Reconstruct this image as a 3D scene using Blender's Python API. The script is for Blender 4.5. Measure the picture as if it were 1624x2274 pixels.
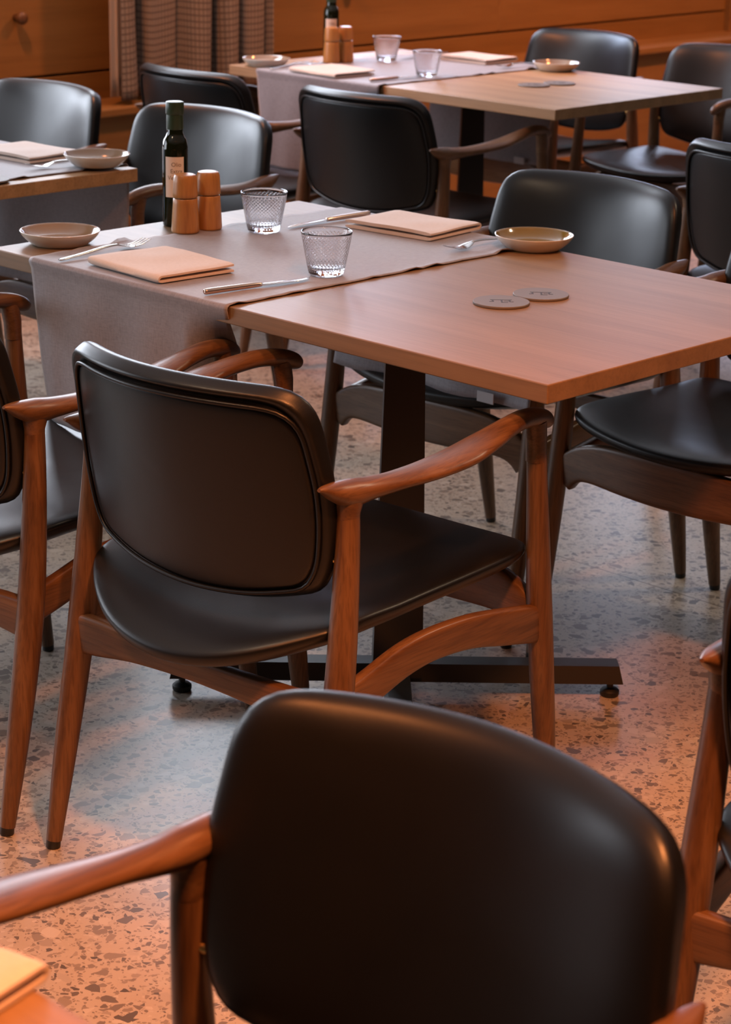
import bpy, bmesh, math, random
from mathutils import Vector, Matrix, noise
R = math.radians
PI = math.pi
random.seed(7)
for o in list(bpy.data.objects): bpy.data.objects.remove(o)
S = bpy.context.scene
COL = S.collection

# ------------------------------------------------------------------ camera
cam_d = bpy.data.cameras.new('camera'); cam = bpy.data.objects.new('camera', cam_d); COL.objects.link(cam)
cr = Vector((0.71804, 0.69571, 0.02024)).normalized(); cf = Vector((-0.65752, 0.68759, -0.30804)).normalized()
cr = (cr - cf*cr.dot(cf)).normalized(); cu = cr.cross(cf)
cam.matrix_world = Matrix(((cr.x, cu.x, -cf.x, 2.411), (cr.y, cu.y, -cf.y, -2.6087), (cr.z, cu.z, -cf.z, 1.4814), (0, 0, 0, 1)))
cam_d.sensor_fit = 'HORIZONTAL'; cam_d.sensor_width = 36.0
cam_d.lens = 4855.9/1624.0*36.0
cam_d.clip_start = 0.05; cam_d.clip_end = 60
cam_d.dof.use_dof = True; cam_d.dof.focus_distance = 3.15; cam_d.dof.aperture_fstop = 14
S.camera = cam

# ------------------------------------------------------------------ world, exposure, lights
vs = S.view_settings
S.display_settings.display_device = 'sRGB'
vs.view_transform = 'Standard'; vs.look = 'None'; vs.exposure = 0.42; vs.gamma = 1.0; vs.use_curve_mapping = False
w = bpy.data.worlds.new('sky'); S.world = w; w.use_nodes = True
bg = w.node_tree.nodes['Background']; bg.inputs[0].default_value = (0.62, 0.74, 1.0, 1); bg.inputs[1].default_value = 1.2

def area(name, loc, target, sx, sy, power, color, shape='RECTANGLE', spread=PI):
    d = bpy.data.lights.new(name, 'AREA'); d.shape = shape; d.size = sx; d.size_y = sy
    d.energy = power; d.color = color; d.spread = spread
    o = bpy.data.objects.new(name, d); COL.objects.link(o); o.location = loc
    o.rotation_euler = (Vector(target)-Vector(loc)).to_track_quat('-Z', 'Y').to_euler()
    return o
DAY = (0.62, 0.74, 1.0)
DAY2 = (0.93, 0.96, 1.0)
LAMP = (1.0, 0.30, 0.085)
WX = -3.08
def wallx(y, off=0.0): return WX - 0.039*(y-1.0) + off
# daylight through the tall windows of the left wall (z 1.15 - 2.65) and the far wall
# (y from, y to, sill height, head height, radiance, colour)
WINS = [(-3.3, -1.2, 0.50, 1.9, 3.6, DAY2), (-0.5, 1.0, 0.75, 1.9, 8.5, (0.84, 0.90, 1.0)), (1.3, 2.85, 1.47, 2.6, 11.0, (0.82, 0.89, 1.0)), (2.95, 3.60, 0.95, 2.0, 13.0, DAY), (4.6, 6.5, 1.10, 2.1, 5.0, DAY)]
for ya, yb, zs, zh, rad, colr in WINS:
    yc = (ya+yb)/2; zc = (zs+zh)/2; ww = yb-ya-0.1; hh = zh-zs-0.1
    area('window_daylight', (wallx(yc, -0.16), yc, zc), (wallx(yc, -0.16)+1, yc+0.039, zc), ww, hh, rad*PI*ww*hh, colr)
# warm halogen spots in the ceiling, plus added fill lights
WARM_FILL = (1.0, 0.72, 0.47)  # colour of the added fills
def lamp(x, y, tx, ty, power, size=0.11, ang=150, color=LAMP):
    d = bpy.data.lights.new('ceiling_spot_or_fill', 'SPOT'); d.energy = power; d.color = color
    d.spot_size = R(ang); d.spot_blend = 0.9; d.shadow_soft_size = size
    o = bpy.data.objects.new('ceiling_spot_or_fill', d); COL.objects.link(o); o.location = (x, y, 2.72)
    o.rotation_euler = (Vector((tx, ty, 0.7))-o.location).to_track_quat('-Z', 'Y').to_euler()
lamp(1.95, -1.5, 1.55, -1.15, 340, ang=88)
lamp(1.1, -0.5, 0.1, -0.1, 78, ang=70)
lamp(0.75, -2.5, 0.55, -1.55, 65, ang=62)
lamp(1.55, -2.75, 1.12, -1.85, 70, ang=50)
lamp(1.2, 1.9, 0.6, 0.9, 55, ang=85, color=WARM_FILL)  # added fill that brightens the floor behind the middle table
lamp(-0.15, -2.1, -0.25, -0.55, 42, ang=62, color=WARM_FILL)  # added fill for the near runner drape and the floor below
lamp(-1.5, 3.3, -2.95, 3.3, 150, ang=110)
lamp(-1.6, 5.4, -3.0, 5.3, 150, ang=110)
lamp(-2.25, 0.7, -2.95, 1.5, 120, ang=120)

# ------------------------------------------------------------------ materials
def new_mat(name):
    m = bpy.data.materials.new(name); m.use_nodes = True
    nt = m.node_tree; b = nt.nodes['Principled BSDF']
    return m, nt, b
def N(nt, t, **kw):
    n = nt.nodes.new(t)
    for k, v in kw.items(): setattr(n, k, v)
    return n
def setin(n, **kw):
    for k, v in kw.items(): n.inputs[k.replace('_', ' ')].default_value = v
def ramp(nt, stops, interp='LINEAR'):
    r = N(nt, 'ShaderNodeValToRGB'); cr_ = r.color_ramp; cr_.interpolation = interp
    while len(cr_.elements) > 1: cr_.elements.remove(cr_.elements[-1])
    cr_.elements[0].position = stops[0][0]; cr_.elements[0].color = (*stops[0][1], 1)
    for p, c in stops[1:]:
        e = cr_.elements.new(p); e.color = (*c, 1)
    return r
def bump(nt, b, src, strength, dist):
    bp = N(nt, 'ShaderNodeBump'); bp.inputs['Strength'].default_value = strength; bp.inputs['Distance'].default_value = dist
    nt.links.new(src, bp.inputs['Height']); nt.links.new(bp.outputs['Normal'], b.inputs['Normal'])
def plain(name, col, rough=0.5, metal=0.0, spec=0.5, coat=0.0):
    m, nt, b = new_mat(name)
    b.inputs['Base Color'].default_value = (*col, 1); b.inputs['Roughness'].default_value = rough
    b.inputs['Metallic'].default_value = metal; b.inputs['Specular IOR Level'].default_value = spec
    b.inputs['Coat Weight'].default_value = coat; b.inputs['Coat Roughness'].default_value = 0.15
    return m
def wood(name, axis, dark, mid, light, rough=0.36, grain=1.0, pore=0.25, boards=None):
    m, nt, b = new_mat(name)
    tc = N(nt, 'ShaderNodeTexCoord'); oi = N(nt, 'ShaderNodeObjectInfo')
    mp = N(nt, 'ShaderNodeMapping')
    sc = [38.0*grain]*3; sc[axis] = 2.6*grain
    mp.inputs['Scale'].default_value = sc
    ad = N(nt, 'ShaderNodeVectorMath', operation='ADD')
    cb = N(nt, 'ShaderNodeMath', operation='MULTIPLY'); cb.inputs[1].default_value = 37.0
    nt.links.new(oi.outputs['Random'], cb.inputs[0])
    nt.links.new(tc.outputs['Object'], ad.inputs[0]); nt.links.new(cb.outputs[0], ad.inputs[1])
    nt.links.new(ad.outputs[0], mp.inputs['Vector'])
    n1 = N(nt, 'ShaderNodeTexNoise'); setin(n1, Scale=1.0, Detail=5.0, Roughness=0.6, Distortion=0.7)
    nt.links.new(mp.outputs[0], n1.inputs['Vector'])
    mp2 = N(nt, 'ShaderNodeMapping'); sc2 = [330.0*grain]*3; sc2[axis] = 14.0*grain; mp2.inputs['Scale'].default_value = sc2
    nt.links.new(ad.outputs[0], mp2.inputs['Vector'])
    n2 = N(nt, 'ShaderNodeTexNoise'); setin(n2, Scale=1.0, Detail=2.0, Roughness=0.5)
    nt.links.new(mp2.outputs[0], n2.inputs['Vector'])
    rp = ramp(nt, [(0.28, dark), (0.5, mid), (0.75, light)])
    nt.links.new(n1.outputs['Fac'], rp.inputs[0])
    rp2 = ramp(nt, [(0.36, (1-pore,)*3), (0.52, (1, 1, 1))])
    nt.links.new(n2.outputs['Fac'], rp2.inputs[0])
    mx = N(nt, 'ShaderNodeMix', data_type='RGBA', blend_type='MULTIPLY'); mx.inputs[0].default_value = 1.0
    nt.links.new(rp.outputs[0], mx.inputs[6]); nt.links.new(rp2.outputs[0], mx.inputs[7])
    out = mx.outputs[2]
    if boards:                                   # glued staves: every stave a tone of its own
        ax, wd = boards
        sp = N(nt, 'ShaderNodeSeparateXYZ'); nt.links.new(tc.outputs['Object'], sp.inputs[0])
        dv = N(nt, 'ShaderNodeMath', operation='DIVIDE'); dv.inputs[1].default_value = wd
        nt.links.new(sp.outputs[ax], dv.inputs[0])
        fl = N(nt, 'ShaderNodeMath', operation='FLOOR'); nt.links.new(dv.outputs[0], fl.inputs[0])
        wn = N(nt, 'ShaderNodeTexWhiteNoise', noise_dimensions='1D'); nt.links.new(fl.outputs[0], wn.inputs['W'])
        rb = ramp(nt, [(0, (0.90, 0.89, 0.88)), (1, (1.07, 1.06, 1.05))]); nt.links.new(wn.outputs['Value'], rb.inputs[0])
        m2 = N(nt, 'ShaderNodeMix', data_type='RGBA', blend_type='MULTIPLY'); m2.inputs[0].default_value = 1.0
        nt.links.new(out, m2.inputs[6]); nt.links.new(rb.outputs[0], m2.inputs[7]); out = m2.outputs[2]
    nt.links.new(out, b.inputs['Base Color'])
    b.inputs['Roughness'].default_value = rough
    bump(nt, b, n2.outputs['Fac'], 0.12, 0.001)
    return m
TD, TM, TL = (0.070, 0.032, 0.014), (0.122, 0.061, 0.027), (0.178, 0.098, 0.048)
teak = [wood('teak_along_'+'xyz'[a], a, TD, TM, TL, rough=0.34) for a in range(3)]
WD, WM_, WL = (0.20, 0.118, 0.058), (0.24, 0.148, 0.075), (0.28, 0.175, 0.094)
brown_top = wood('brown_tabletop', 0, WD, WM_, WL, rough=0.44, grain=0.55, pore=0.10, boards=(1, 0.12))  # wood like the oak tops, in darker tones
OD, OM, OL = (0.29, 0.17, 0.075), (0.36, 0.215, 0.10), (0.43, 0.27, 0.135)
oak_top = wood('oak_tabletop', 0, OD, OM, OL, rough=0.45, grain=0.5, pore=0.15, boards=(1, 0.075))
oak_top_b = wood('oak_tabletop_staves', 0, OD, OM, OL, rough=0.45, grain=0.5, pore=0.15, boards=(1, 0.05))
panel_wood = wood('larch_wall_panel', 1, (0.19, 0.098, 0.024), (0.235, 0.124, 0.033), (0.275, 0.15, 0.045), rough=0.5, grain=0.3, pore=0.06)
mill_wood = wood('cherry_mill', 2, (0.31, 0.125, 0.030), (0.42, 0.185, 0.048), (0.50, 0.24, 0.07), rough=0.35, grain=0.9, pore=0.15)
ceil_m = plain('ceiling_paint', (0.75, 0.75, 0.74), 0.8)
plaster = plain('brown_plaster', (0.07, 0.04, 0.025), 0.8)

def leather_mat():
    m, nt, b = new_mat('black_leather')
    tc = N(nt, 'ShaderNodeTexCoord')
    n = N(nt, 'ShaderNodeTexVoronoi'); setin(n, Scale=650.0)
    nt.links.new(tc.outputs['Object'], n.inputs['Vector'])
    n2 = N(nt, 'ShaderNodeTexNoise'); setin(n2, Scale=9.0, Detail=3.0)
    nt.links.new(tc.outputs['Object'], n2.inputs['Vector'])
    rr = ramp(nt, [(0.3, (0.33,)*3), (0.7, (0.39,)*3)]); nt.links.new(n2.outputs['Fac'], rr.inputs[0])
    nt.links.new(rr.outputs[0], b.inputs['Roughness'])
    b.inputs['Base Color'].default_value = (0.0045, 0.0045, 0.0045, 1)
    b.inputs['Specular IOR Level'].default_value = 0.45
    bump(nt, b, n.outputs['Distance'], 0.08, 0.0006)
    return m
leather = leather_mat()
brass = plain('brass', (0.85, 0.50, 0.16), 0.22, 1.0)
rubber = plain('black_rubber', (0.012, 0.012, 0.012), 0.45)
iron = plain('dark_powder_coated_steel', (0.020, 0.018, 0.017), 0.5)
steel = plain('polished_steel', (0.62, 0.60, 0.58), 0.16, 1.0)
tinted_steel = plain('lamp_tinted_steel', (0.70, 0.50, 0.40), 0.2, 1.0)  # knife handles: plain steel, the lamps' warm reflection put into its colour
glaze_out = plain('stoneware_glaze', (0.66, 0.60, 0.52), 0.18, 0, 0.5, 0.5)
def plate_inner(name, col):
    return plain(name, col, 0.07, 0, 0.6, 0.8)
glaze_in = plate_inner('amber_glaze', (0.20, 0.145, 0.028))
glaze_grey = plate_inner('warm_grey_glaze', (0.28, 0.215, 0.15))
coaster_m = plain('taupe_leather', (0.15, 0.13, 0.115), 0.5)
coaster_edge = plain('dark_leather_stamp', (0.035, 0.028, 0.025), 0.6)
bottle_glass = plain('dark_green_glass', (0.006, 0.009, 0.003), 0.06, 0, 0.6)
cap_green = plain('green_foil', (0.022, 0.045, 0.022), 0.35)
paper = plain('label_paper', (0.72, 0.62, 0.55), 0.7)
ink = plain('label_ink', (0.22, 0.17, 0.13), 0.7)
tag_white = plain('tag_ribbon', (0.45, 0.45, 0.47), 0.7)

def cloth_mat(name, col, col2, scale, rough=0.85, sheen=0.3, bstr=0.25, spec=0.25):
    m, nt, b = new_mat(name)
    tc = N(nt, 'ShaderNodeTexCoord')
    mp = N(nt, 'ShaderNodeMapping'); mp.inputs['Scale'].default_value = (scale*0.25, scale, scale)
    nt.links.new(tc.outputs['UV'], mp.inputs['Vector'])
    n = N(nt, 'ShaderNodeTexNoise'); setin(n, Scale=1.0, Detail=3.0, Roughness=0.65)
    nt.links.new(mp.outputs[0], n.inputs['Vector'])
    mp2 = N(nt, 'ShaderNodeMapping'); mp2.inputs['Scale'].default_value = (scale, scale*0.2, scale)
    nt.links.new(tc.outputs['UV'], mp2.inputs['Vector'])
    n2 = N(nt, 'ShaderNodeTexNoise'); setin(n2, Scale=1.0, Detail=3.0, Roughness=0.65)
    nt.links.new(mp2.outputs[0], n2.inputs['Vector'])
    mxv = N(nt, 'ShaderNodeMath', operation='ADD'); nt.links.new(n.outputs['Fac'], mxv.inputs[0]); nt.links.new(n2.outputs['Fac'], mxv.inputs[1])
    hf = N(nt, 'ShaderNodeMath', operation='MULTIPLY'); hf.inputs[1].default_value = 0.5; nt.links.new(mxv.outputs[0], hf.inputs[0])
    rp = ramp(nt, [(0.35, col2), (0.62, col)]); nt.links.new(hf.outputs[0], rp.inputs[0])
    nt.links.new(rp.outputs[0], b.inputs['Base Color'])
    b.inputs['Roughness'].default_value = rough; b.inputs['Specular IOR Level'].default_value = spec
    b.inputs['Sheen Weight'].default_value = sheen
    bump(nt, b, hf.outputs[0], bstr, 0.0015)
    return m
linen = cloth_mat('grey_linen', (0.255, 0.235, 0.255), (0.18, 0.165, 0.18), 300, rough=0.6, spec=0.45)
napkin_m = cloth_mat('cream_napkin', (0.66, 0.55, 0.48), (0.58, 0.48, 0.41), 420, bstr=0.12)

def curtain_mat():
    m, nt, b = new_mat('checked_curtain_weave')
    tc = N(nt, 'ShaderNodeTexCoord'); sp = N(nt, 'ShaderNodeSeparateXYZ'); nt.links.new(tc.outputs['UV'], sp.inputs[0])
    def lines(out, period, frac):
        d = N(nt, 'ShaderNodeMath', operation='DIVIDE'); d.inputs[1].default_value = period; nt.links.new(out, d.inputs[0])
        f = N(nt, 'ShaderNodeMath', operation='FRACT'); nt.links.new(d.outputs[0], f.inputs[0])
        l = N(nt, 'ShaderNodeMath', operation='LESS_THAN'); l.inputs[1].default_value = frac; nt.links.new(f.outputs[0], l.inputs[0])
        return l.outputs[0]
    a = lines(sp.outputs[0], 0.022, 0.22); c = lines(sp.outputs[1], 0.02, 0.25)
    mx = N(nt, 'ShaderNodeMath', operation='MAXIMUM'); nt.links.new(a, mx.inputs[0]); nt.links.new(c, mx.inputs[1])
    n = N(nt, 'ShaderNodeTexNoise'); setin(n, Scale=300.0, Detail=2.0); nt.links.new(tc.outputs['UV'], n.inputs['Vector'])
    mul = N(nt, 'ShaderNodeMath', operation='MULTIPLY'); nt.links.new(mx.outputs[0], mul.inputs[0]); nt.links.new(n.outputs['Fac'], mul.inputs[1])
    rp = ramp(nt, [(0.0, (0.235, 0.205, 0.17)), (0.6, (0.085, 0.072, 0.062))]); nt.links.new(mul.outputs[0], rp.inputs[0])
    nt.links.new(rp.outputs[0], b.inputs['Base Color']); b.inputs['Roughness'].default_value = 0.9
    b.inputs['Specular IOR Level'].default_value = 0.15
    return m
curtain_m = curtain_mat()
lining_m = plain('pale_curtain_lining', (0.42, 0.36, 0.29), 0.9)

def glass_mat():
    m, nt, b = new_mat('dimpled_tumbler_glass')
    b.inputs['Base Color'].default_value = (0.97, 0.98, 1.0, 1); b.inputs['Roughness'].default_value = 0.03
    b.inputs['Transmission Weight'].default_value = 1.0; b.inputs['IOR'].default_value = 1.47
    return m
tumbler_glass = glass_mat()
def pressed_mat():
    m, nt, b = new_mat('pressed_net_glass')
    b.inputs['Base Color'].default_value = (0.98, 0.985, 1.0, 1); b.inputs['Transmission Weight'].default_value = 1.0; b.inputs['IOR'].default_value = 1.47
    tc = N(nt, 'ShaderNodeTexCoord'); sp = N(nt, 'ShaderNodeSeparateXYZ'); nt.links.new(tc.outputs['UV'], sp.inputs[0])
    def osc(sign):
        d = N(nt, 'ShaderNodeMath', operation='MULTIPLY_ADD'); d.inputs[1].default_value = sign; nt.links.new(sp.outputs[1], d.inputs[0]); nt.links.new(sp.outputs[0], d.inputs[2])
        m_ = N(nt, 'ShaderNodeMath', operation='MULTIPLY'); m_.inputs[1].default_value = PI; nt.links.new(d.outputs[0], m_.inputs[0])
        s_ = N(nt, 'ShaderNodeMath', operation='SINE'); nt.links.new(m_.outputs[0], s_.inputs[0])
        a_ = N(nt, 'ShaderNodeMath', operation='ABSOLUTE'); nt.links.new(s_.outputs[0], a_.inputs[0]); return a_.outputs[0]
    mu = N(nt, 'ShaderNodeMath', operation='MINIMUM'); nt.links.new(osc(1.0), mu.inputs[0]); nt.links.new(osc(-1.0), mu.inputs[1])
    rr = ramp(nt, [(0.15, (0.22,)*3), (0.5, (0.05,)*3)]); nt.links.new(mu.outputs[0], rr.inputs[0]); nt.links.new(rr.outputs[0], b.inputs['Roughness'])
    bump(nt, b, mu.outputs[0], 0.35, 0.001)
    return m
pressed_glass = pressed_mat()
window_glass = plain('window_glass', (1, 1, 1), 0.02); window_glass.node_tree.nodes['Principled BSDF'].inputs['Transmission Weight'].default_value = 1.0

def terrazzo():
    m, nt, b = new_mat('terrazzo')
    tc = N(nt, 'ShaderNodeTexCoord')
    nz = N(nt, 'ShaderNodeTexNoise'); setin(nz, Scale=30.0, Detail=2.0)
    nt.links.new(tc.outputs['Object'], nz.inputs['Vector'])
    mxv = N(nt, 'ShaderNodeMix', data_type='RGBA', blend_type='LINEAR_LIGHT'); mxv.inputs[0].default_value = 0.008
    nt.links.new(tc.outputs['Object'], mxv.inputs[6]); nt.links.new(nz.outputs['Color'], mxv.inputs[7])
    vec = mxv.outputs[2]
    base = N(nt, 'ShaderNodeTexNoise'); setin(base, Scale=3.0, Detail=6.0, Roughness=0.7)
    nt.links.new(tc.outputs['Object'], base.inputs['Vector'])
    rb = ramp(nt, [(0.3, (0.40, 0.335, 0.265)), (0.7, (0.48, 0.41, 0.335))]); nt.links.new(base.outputs['Fac'], rb.inputs[0])
    cur = rb.outputs[0]
    def layer(cur, scale, keep, shrink, cols, off):
        ad = N(nt, 'ShaderNodeVectorMath', operation='ADD'); ad.inputs[1].default_value = (off, off*1.7, 0.37)
        nt.links.new(vec, ad.inputs[0])
        v = N(nt, 'ShaderNodeTexVoronoi'); setin(v, Scale=scale); nt.links.new(ad.outputs[0], v.inputs['Vector'])
        e = N(nt, 'ShaderNodeTexVoronoi', feature='DISTANCE_TO_EDGE'); setin(e, Scale=scale); nt.links.new(ad.outputs[0], e.inputs['Vector'])
        sp = N(nt, 'ShaderNodeSeparateColor'); nt.links.new(v.outputs['Color'], sp.inputs[0])
        k = N(nt, 'ShaderNodeMath', operation='LESS_THAN'); k.inputs[1].default_value = keep; nt.links.new(sp.outputs[0], k.inputs[0])
        sh = N(nt, 'ShaderNodeMath', operation='MULTIPLY_ADD'); sh.inputs[1].default_value = shrink; sh.inputs[2].default_value = shrink*0.35
        nt.links.new(sp.outputs[1], sh.inputs[0])
        g = N(nt, 'ShaderNodeMath', operation='GREATER_THAN'); nt.links.new(e.outputs['Distance'], g.inputs[0]); nt.links.new(sh.outputs[0], g.inputs[1])
        f = N(nt, 'ShaderNodeMath', operation='MULTIPLY'); nt.links.new(k.outputs[0], f.inputs[0]); nt.links.new(g.outputs[0], f.inputs[1])
        rc = ramp(nt, cols); nt.links.new(sp.outputs[2], rc.inputs[0])
        mx = N(nt, 'ShaderNodeMix', data_type='RGBA'); nt.links.new(f.outputs[0], mx.inputs[0])
        nt.links.new(cur, mx.inputs[6]); nt.links.new(rc.outputs[0], mx.inputs[7])
        return mx.outputs[2]
    chips = [(0, (0.10, 0.085, 0.075)), (0.3, (0.22, 0.18, 0.145)), (0.65, (0.29, 0.235, 0.185)), (0.9, (0.5, 0.44, 0.37))]
    cur = layer(cur, 190, 0.42, 0.16, [(0, (0.17, 0.14, 0.115)), (0.6, (0.30, 0.245, 0.19)), (1, (0.5, 0.44, 0.37))], 3.1)
    cur = layer(cur, 95, 0.46, 0.16, chips, 1.3)
    cur = layer(cur, 46, 0.29, 0.15, chips, 0.2)
    # expansion joint sawn along x
    sx = N(nt, 'ShaderNodeSeparateXYZ'); nt.links.new(tc.outputs['Object'], sx.inputs[0])
    wv = N(nt, 'ShaderNodeMath', operation='MULTIPLY_ADD'); wv.inputs[1].default_value = 1.0; wv.inputs[2].default_value = -0.782
    nt.links.new(sx.outputs[1], wv.inputs[0])
    md = N(nt, 'ShaderNodeMath', operation='PINGPONG'); md.inputs[1].default_value = 1.5; nt.links.new(wv.outputs[0], md.inputs[0])
    lt = N(nt, 'ShaderNodeMath', operation='LESS_THAN'); lt.inputs[1].default_value = 0.0016; nt.links.new(md.outputs[0], lt.inputs[0])
    mj = N(nt, 'ShaderNodeMix', data_type='RGBA'); nt.links.new(lt.outputs[0], mj.inputs[0]); nt.links.new(cur, mj.inputs[6]); mj.inputs[7].default_value = (0.09, 0.07, 0.055, 1)
    nt.links.new(mj.outputs[2], b.inputs['Base Color'])
    b.inputs['Roughness'].default_value = 0.33; b.inputs['Specular IOR Level'].default_value = 0.5
    return m
terrazzo_m = terrazzo()

# ------------------------------------------------------------------ mesh helpers
def build(name, bm, mat, parent=None, smooth=True, loc=None, auto=None):
    bmesh.ops.recalc_face_normals(bm, faces=bm.faces)
    me = bpy.data.meshes.new(name); bm.to_mesh(me); bm.free()
    if isinstance(mat, (list, tuple)):
        for m in mat: me.materials.append(m)
    else: me.materials.append(mat)
    if smooth:
        for p in me.polygons: p.use_smooth = True
        if auto: me.set_sharp_from_angle(angle=R(auto))
    o = bpy.data.objects.new(name, me); COL.objects.link(o)
    if parent: o.parent = parent
    if loc: o.location = loc
    return o
def tag(o, label=None, cat=None, group=None, kind=None):
    if label: o['label'] = label
    if cat: o['category'] = cat
    if group: o['group'] = group
    if kind: o['kind'] = kind
    return o
def empty(name, loc=(0, 0, 0), rz=0.0):
    o = bpy.data.objects.new(name, None); COL.objects.link(o); o.location = loc; o.rotation_euler = (0, 0, rz)
    o.empty_display_size = 0.1
    return o
def copy_tree(o, parent=None):
    c = o.copy(); COL.objects.link(c)
    if parent: c.parent = parent; c.matrix_parent_inverse = o.matrix_parent_inverse
    for ch in list(o.children): copy_tree(ch, c)
    return c
def box(bm, x0, x1, y0, y1, z0, z1, bev=0.0, seg=2, mat=0):
    g = bmesh.ops.create_cube(bm, size=1.0)
    for v in g['verts']:
        v.co = Vector(((x0+x1)/2+v.co.x*(x1-x0), (y0+y1)/2+v.co.y*(y1-y0), (z0+z1)/2+v.co.z*(z1-z0)))
    fs = set(f for v in g['verts'] for f in v.link_faces)
    for f in fs: f.material_index = mat
    if bev > 0:
        es = list(set(e for v in g['verts'] for e in v.link_edges))
        bmesh.ops.bevel(bm, geom=es, offset=bev, segments=seg, affect='EDGES', profile=0.5)
def boxbm(*a, **k):
    bm = bmesh.new(); box(bm, *a, **k); return bm
def catmull(pts, n):
    """smooth resample of tuples (any dimension)"""
    P = [pts[0]] + list(pts) + [pts[-1]]; out = []
    for i in range(1, len(P)-2):
        for k in range(n):
            t = k/n
            out.append(tuple(0.5*((2*b)+(-a+c)*t+(2*a-5*b+4*c-d)*t*t+(-a+3*b-3*c+d)*t**3) for a, b, c, d in zip(P[i-1], P[i], P[i+1], P[i+2])))
    out.append(tuple(pts[-1])); return out
def sweep(bm, path, side=None, n=14, power=2.0, cap=True):
    """path rows: (x, y, z, half_width, half_height); side = fixed sideways direction"""
    rings = []
    L = len(path)
    for i, p in enumerate(path):
        a = Vector(path[max(0, i-1)][:3]); b = Vector(path[min(L-1, i+1)][:3])
        t = (b-a).normalized()
        s = Vector(side) if side else (Vector((1, 0, 0)) if abs(t.z) > 0.7 else Vector((0, 0, 1)).cross(t))
        s = (s-t*s.dot(t)).normalized(); u = t.cross(s)
        ring = []
        for k in range(n):
            th = 2*PI*k/n; c, d = math.cos(th), math.sin(th)
            e = 2.0/power
            cx = math.copysign(abs(c)**e, c)*p[3]; cy = math.copysign(abs(d)**e, d)*p[4]
            ring.append(bm.verts.new(Vector(p[:3])+s*cx+u*cy))
        rings.append(ring)
    for a, b in zip(rings, rings[1:]):
        for k in range(n): bm.faces.new((a[k], a[(k+1) % n], b[(k+1) % n], b[k]))
    if cap:
        bm.faces.new(list(reversed(rings[0]))); bm.faces.new(rings[-1])
def lathe(bm, prof, n=48, mats=None, cx=0, cy=0):
    rings = []
    for r, z in prof:
        if r < 1e-6: rings.append([bm.verts.new((cx, cy, z))])
        else: rings.append([bm.verts.new((cx+r*math.cos(2*PI*k/n), cy+r*math.sin(2*PI*k/n), z)) for k in range(n)])
    for i, (a, b) in enumerate(zip(rings, rings[1:])):
        for k in range(n):
            k2 = (k+1) % n
            if len(a) == 1 and len(b) == 1: continue
            if len(a) == 1: f = bm.faces.new((a[0], b[k2], b[k]))
            elif len(b) == 1: f = bm.faces.new((a[k], a[k2], b[0]))
            else: f = bm.faces.new((a[k], a[k2], b[k2], b[k]))
            if mats: f.material_index = mats[i]
def polar_pad(bm, outline, front, back, rings=14, rim=6):
    """closed cushion: outline(theta)->2D, front(u,v,r)/back(u,v,r) -> 3D; r runs 0..1"""
    n = len(outline)
    def ring(fn, r): return [bm.verts.new(fn(u*r, v*r, r)) for u, v in outline]
    rs = [1-(1-i/rings)**1.8 for i in range(1, rings+1)]
    cf_ = bm.verts.new(front(0, 0, 0)); F = [ring(front, r) for r in rs]
    cb_ = bm.verts.new(back(0, 0, 0)); B = [ring(back, r) for r in rs[:-1]]
    for k in range(n):
        k2 = (k+1) % n
        bm.faces.new((cf_, F[0][k], F[0][k2])); bm.faces.new((cb_, B[0][k2], B[0][k]))
        for a, b in zip(F, F[1:]): bm.faces.new((a[k], b[k], b[k2], a[k2]))
        for a, b in zip(B, B[1:]): bm.faces.new((a[k2], b[k2], b[k], a[k]))
        bm.faces.new((F[-1][k], B[-1][k], B[-1][k2], F[-1][k2]))

def outline_from(pts, n=96):
    """closed Catmull-Rom outline, evenly resampled"""
    m = len(pts); dense = []
    for i in range(m):
        p0, p1, p2, p3 = pts[i-1], pts[i], pts[(i+1) % m], pts[(i+2) % m]
        for k in range(24):
            t = k/24
            dense.append(tuple(0.5*((2*b)+(-a+c)*t+(2*a-5*b+4*c-d)*t*t+(-a+3*b-3*c+d)*t**3) for a, b, c, d in zip(p0, p1, p2, p3)))
    L = [0]
    for i in range(len(dense)):
        a, b = dense[i], dense[(i+1) % len(dense)]; L.append(L[-1]+math.hypot(b[0]-a[0], b[1]-a[1]))
    out = []; j = 0
    for k in range(n):
        t = L[-1]*k/n
        while L[j+1] < t: j += 1
        a, b = dense[j], dense[(j+1) % len(dense)]; f = (t-L[j])/max(1e-9, L[j+1]-L[j])
        out.append((a[0]+(b[0]-a[0])*f, a[1]+(b[1]-a[1])*f))
    return out

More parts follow.
